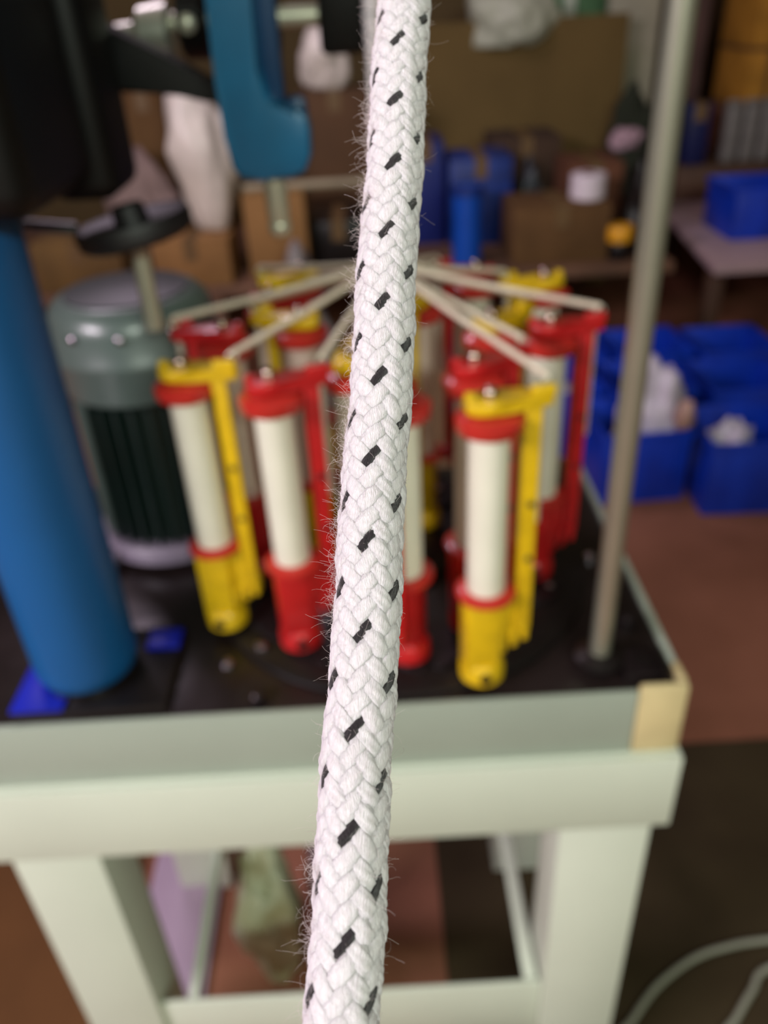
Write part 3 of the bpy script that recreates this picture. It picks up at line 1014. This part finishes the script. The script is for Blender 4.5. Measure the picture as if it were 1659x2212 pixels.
def carton(label, px0, px1, ptop, y, depth, zb, m, rz=0, open_=False, name='carton', cat='carton', h=None):
    """a carton whose front face spans the given width at distance y, standing on zb"""
    pm = (px0 + px1) / 2
    x0, x1 = atY(px0, ptop, y).x, atY(px1, ptop, y).x
    zt = atY(pm, ptop, y).z if h is None else zb + h
    root = thing(name, label, cat, ((x0 + x1) / 2, y + depth / 2, zb), R(rz))
    sx, H = (x1 - x0), max(0.03, zt - zb)
    MB().box((-sx / 2, -depth / 2, 0.0005), (sx / 2, depth / 2, H), 0.004).build('body', m, root)
    for s_ in (-1, 1):
        f = MB()
        if open_:
            f.box((0, -depth / 2, 0), (sx * 0.42, depth / 2, 0.004), 0.001, M=Matrix.Translation((s_ * sx / 2, 0, H)) @ Matrix.Rotation(R(-35 if s_ > 0 else -145), 4, 'Y'))
        else:
            f.box((min(s_ * 0.001, s_ * sx / 2), -depth / 2, H + .0003), (max(s_ * 0.001, s_ * sx / 2), depth / 2, H + 0.004), 0.001)
        f.build('flap', m, root)
    if not open_:
        tp = MB().box((-0.025, -depth / 2, H + 0.0045), (0.025, depth / 2, H + 0.005))
        tp.box((-0.025, -depth / 2 - 0.001, H - 0.07), (0.025, -depth / 2 - 0.0004, H + 0.005))
        tp.build('tape_strip', M_tape, root)
    return root, zt


# right of the big rope
r_, z1 = carton('brown carton on the bench under the white roll', 1112, 1322, 450, 3.12, 0.3, BZ, M_card2)
p = atY(1273, 440, 3.2)
g = thing('white_roll', 'white round roll lying on the brown carton', 'roll', (p.x, 3.24, z1 + 0.0055))
MB().lathe([(0.06, 0.0), (0.066, 0.006), (0.066, 0.085), (0.06, 0.09), (0.025, 0.09)], n=32).build('roll_body', mat('roll_white', (225, 214, 222), 0.5, var=0.04), g)
MB().lathe([(0.022, 0.0905), (0.022, 0.092)], n=20).build('roll_hole', M_card3, g)
p = atY(1340, 560, 3.09)
g = thing('jar', 'small dark jar with a yellow lid on the bench edge', 'jar', (p.x, 3.13, BZ))
MB().lathe([(0.036, 0.0005), (0.04, 0.006), (0.04, max(0.06, p.z - BZ - 0.01)), (0.036, max(0.07, p.z - BZ))], n=28).build('jar_body', M_spade, g)
jz = max(0.07, p.z - BZ)
MB().lathe([(0.048, 0), (0.050, 0.004), (0.050, 0.05), (0.046, 0.056)], c=(0, 0, jz + 0.0005), n=28).build('lid', mat('lid_yellow', (226, 160, 26), 0.45), g)
r_, z2 = carton('tall dark blue carton on the bench just right of the big rope', 880, 958, 310, 3.5, 0.28, BZ, M_bin2, name='blue_box', cat='box')
r_, z3 = carton('wide blue box on the bench behind the blue pipe', 972, 1108, 345, 3.45, 0.28, BZ, mat('box_blue', (14, 52, 140), 0.5, var=0.3, scale=8), name='blue_box', cat='box')
pp = atY(1010, 400, 3.2)
g = thing('blue_pipe', 'upright bright blue pipe standing in front of the blue box', 'pipe', (pp.x, 3.2, BZ))
MB().lathe([(0.056, 0.0005), (0.056, pp.z - BZ)], n=32).build('pipe_wall', mat('pipe_blue', (0, 74, 176), 0.4, var=0.06), g)
MB().lathe([(0.058, pp.z - BZ - 0.03), (0.061, pp.z - BZ - 0.028), (0.061, pp.z - BZ + 0.001), (0.05, pp.z - BZ + 0.001)], n=32, cap=False).build('pipe_socket', MATS['box_blue'], g)
# big brown board behind
bx0, bx1 = atY(880, 200, 4.4).x, atY(1345, 200, 4.4).x
zt = atY(1100, 42, 4.4).z
M_brd = mat('board_olive', (112, 92, 54), 0.85, var=0.12, scale=3, spec=0.2)
g = MB().box((bx0, 4.4, 0.001), (bx1, 4.44, zt), 0.004)
tag(g.build('brown_board', M_brd), 'large olive-brown board standing behind the bench to the right of the rope', 'board')
bag('white_sack', 'white sack slumped over the top of the large brown board', 'sack', (atY(1105, 40, 4.42).x, 4.42, zt - 0.11), (0.23, 0.13, 0.15), mat('sack_pale', (196, 200, 178), 0.5, var=0.06), 11, 0.3, 2)
gx0, gx1 = atY(1120, 10, 4.9).x, atY(1330, 10, 4.9).x
g = thing('green_cabinet', 'green metal cabinet standing behind the large brown board', 'cabinet', ((gx0 + gx1) / 2, 5.0, 0))
MB().box((-(gx1 - gx0) / 2, -0.15, 0.001), ((gx1 - gx0) / 2, 0.15, 1.75), 0.006).build('body', mat('cab_green', (84, 126, 84), 0.5, var=0.1), g)
MB().box((-0.03, -0.17, 1.1), (0.03, -0.151, 1.6), 0.004).build('handle_plate', M_stand, g)
px = atY(1365, 100, 4.6)
g = MB().box((px.x - 0.13, 4.6, 0.001), (px.x + 0.13, 4.66, 1.55), 0.02)
tag(g.build('grey_sheet', mat('sheet_grey', (176, 172, 150), 0.7, var=0.15, scale=4)), 'tall pale grey sheet standing beside the large brown board', 'sheet')
# dark heap between board and rod
carton('dark brown carton piled behind the brown carton', 1065, 1215, 300, 3.80, 0.30, BZ, mat('carton_umber', (70, 50, 34), 0.85))
r_, z4 = carton('reddish-brown carton left of the steel rod behind the white roll', 1232, 1350, 355, 3.46, 0.28, BZ, M_card3)
bag('black_bag', 'black rubbish bag beside the carton left of the steel rod', 'bag', (atY(1378, 480, 3.3).x, 3.27, BZ), (0.075, 0.08, 0.2), M_spade, 13, 0.3, 3)
bag('dark_green_cloth', 'dark green cloth heap in front of the grey sheet', 'cloth', (1.30, 4.22, 0.5), (0.12, 0.05, 0.26), mat('cloth_green', (38, 44, 28), 0.9), 14, 0.3, 3)
bag('grey_bag', 'small grey plastic bag on the bench right of the blue box', 'bag', (atY(1143, 420, 3.65).x, 3.66, BZ), (0.06, 0.08, 0.16), mat('bag_grey', (66, 72, 78), 0.4, bump=0.5, bscale=20), 15, 0.3, 3)
q = atY(1370, 232, 3.75)
bag('pink_rag', 'small pinkish white rag on the reddish carton beside the steel rod', 'rag', (q.x - 0.02, 3.75, z4 + 0.006), (0.07, 0.05, 0.05), mat('rag_pink', (170, 140, 150), 0.7), 16, 0.3, 3)

# ---- left of the big rope
r_, z5 = carton('tan carton on the bench behind the motor', 322, 492, 524, 3.08, 0.3, BZ, M_card)
r_, z5b = carton('olive-brown carton on the bench left of the motor', 60, 255, 528, 3.1, 0.3, BZ, mat('carton_olive', (116, 88, 44), 0.85, var=0.2, scale=6))
r_, z6 = carton('tan carton under the steel pin of the blue bracket', 520, 655, 420, 3.15, 0.25, BZ, M_card)
r_, z7 = carton('large brown carton behind the blue bracket', 640, 800, 200, 3.72, 0.28, BZ, mat('carton_brown', (92, 64, 38), 0.85, var=0.15, scale=5))
r_, z8 = carton('brown carton standing left of the white bag', 258, 345, 200, 3.72, 0.25, BZ, M_card2)
r_, z9 = carton('ochre carton behind the white bag', 330, 480, 190, 4.05, 0.1, BZ, mat('carton_ochre2', (98, 74, 34), 0.85, var=0.2))
carton('black crate on the bench left of the big rope', 668, 790, 480, 3.25, 0.3, BZ, M_spade, name='black_box', cat='box')
q = atY(425, 500, 3.28)
bag('white_bag', 'large white plastic bag on the tan carton, left of the blue bracket', 'bag', (atY(435, 380, 3.25).x, 3.26, z5 + 0.006), (0.15, 0.10, 0.30), M_wbag2, 21, 0.22, 1.8, top=0.25, bot=0.42)
q = atY(310, 440, 3.45)
bag('pink_bag', 'pinkish grey cloth bag behind the handwheel', 'bag', (q.x - 0.02, 3.50, BZ), (0.17, 0.10, 0.26), mat('bag_pink', (140, 118, 112), 0.7, var=0.1), 22, 0.3, 2.2, top=0.5)
q = atY(690, 150, 3.7)
bag('white_bag', 'white plastic bag behind the shaft, between blue bracket and big rope', 'bag', (atY(695, 160, 3.6).x, 3.86, z7 + 0.006), (0.10, 0.08, 0.14), M_wbag2, 23, 0.35, 2.2)
g = MB()
a_, b_ = atY(530, 478, 3.14), atY(800, 452, 3.16)
tp_ = z6 + 0.016
g.tube([(a_.x, 3.2, tp_), (b_.x, 3.2, tp_ + 0.001)], 0.016, 14)
bag('grey_bag', 'grey white plastic bag on the floor side of the bench behind the left threads', 'bag', (atY(620, 570, 3.08).x, 3.13 - 0.03 + 0.06, BZ) if False else (atY(640, 560, 2.95).x, 2.9, 0.0), (0.13, 0.10, 0.36), mat('bag_greyw', (128, 122, 118), 0.45, bump=0.4, bscale=20), 24, 0.3, 2.6, top=0.5)
tag(g.build('pale_pipe', mat('pipe_pale', (150, 140, 112), 0.5)), 'pale pipe lying level on the tan carton behind the steel pin', 'pipe')

# ---- right of the steel rod: stacks on the low table
q = atZ(1630, 300, 0.5)
TZ = 0.5005
yy = 4.15
xl, xr = atY(1612, 200, yy).x, atY(1790, 200, yy).x
zz = TZ
hts = [0.22, 0.24, 0.24, 0.24]
ri = thing('dark_box', 'long low dark brown box on the low table carrying the ochre cartons', 'box', ((xl + xr) / 2 - 0.1, 4.29, TZ))
MB().box((-0.42, -0.29, 0), (0.42, 0.29, 0.15), 0.006).build('body', M_wood, ri)
MB().box((-0.425, -0.295, 0.1505), (0.425, 0.295, 0.1595), 0.002).build('lid', M_wood, ri)
TZ = 0.661
zz = TZ
nm = ['lowest', 'second', 'third', 'topmost']
for k in range(4):
    g = thing('wicker_basket' if False else 'ochre_carton', nm[k] + ' ochre carton in the stack at the right edge on the low table', 'carton', ((xl + xr) / 2, yy + 0.2, zz))
    MB().box((-(xr - xl) / 2, -0.2, 0), ((xr - xl) / 2, 0.2, hts[k] - 0.016), 0.004).build('body', M_card4 if k else M_card3, g)
    MB().box((-(xr - xl) / 2 - .006, -0.206, hts[k] - 0.0155), ((xr - xl) / 2 + .006, 0.206, hts[k] - 0.0005), 0.003).build('lid', M_card2, g)
    for s_ in (-0.3, 0.05, 0.35):
        MB().box((s_ * (xr - xl), -0.204, 0.01), (s_ * (xr - xl) + 0.02, -0.2003, hts[k] - 0.02), 0.001).build('rib', M_card2, g)
    zz += hts[k]
for k in range(3):
    px0 = 1562 + k * 38
    c_ = atY(px0 + 17, 280, 4.06)
    g = thing('white_packet', ['leftmost', 'middle', 'rightmost'][k] + ' of the grey-white packets standing before the ochre cartons', 'packet', (c_.x, 4.06, TZ), 0, 'grey packets on the low table')
    MB().box((-0.033, -0.03, 0), (0.033, 0.03, 0.24), 0.008).build('body', mat('packet_grey', (120, 116, 112), 0.5, var=0.15, scale=20), g)
    MB().box((-0.034, -0.002, 0.2402), (0.034, 0.002, 0.262), 0.0008).build('crimped_top', MATS['packet_grey'], g)
c_ = atY(1513, 270, 3.9)
carton('small dark blue box at the left end of the long low dark box', 1495, 1540, 225, 4.02, 0.12, TZ, mat('box_navy', (12, 20, 74), 0.5), name='blue_box', cat='box')
c_ = atY(1520, 130, 4.4)
g = MB().box((c_.x - 0.10, 4.65, 0.001), (c_.x + 0.10, 4.75, 1.5), 0.02)
tag(g.build('maroon_board', mat('maroon', (92, 66, 60), 0.8, var=0.2)), 'dull maroon board standing behind the low table', 'board')
bag('dark_heap', 'dark purplish cloth heap on the low table behind the blue crate', 'cloth', (atZ(1640, 400, 0.5).x + 0.02, 3.66, 0.5005), (0.12, 0.07, 0.10), mat('cloth_dark', (64, 50, 54), 0.9), 31, 0.3, 3)
# loose brown cartons on the floor below the bench, seen between the bobbins
carton('plain brown carton on the floor seen between the right bobbins', 880, 1010, 700, 2.35, 0.3, 0.0005, mat('carton_floor', (120, 92, 66), 0.85, var=0.1))
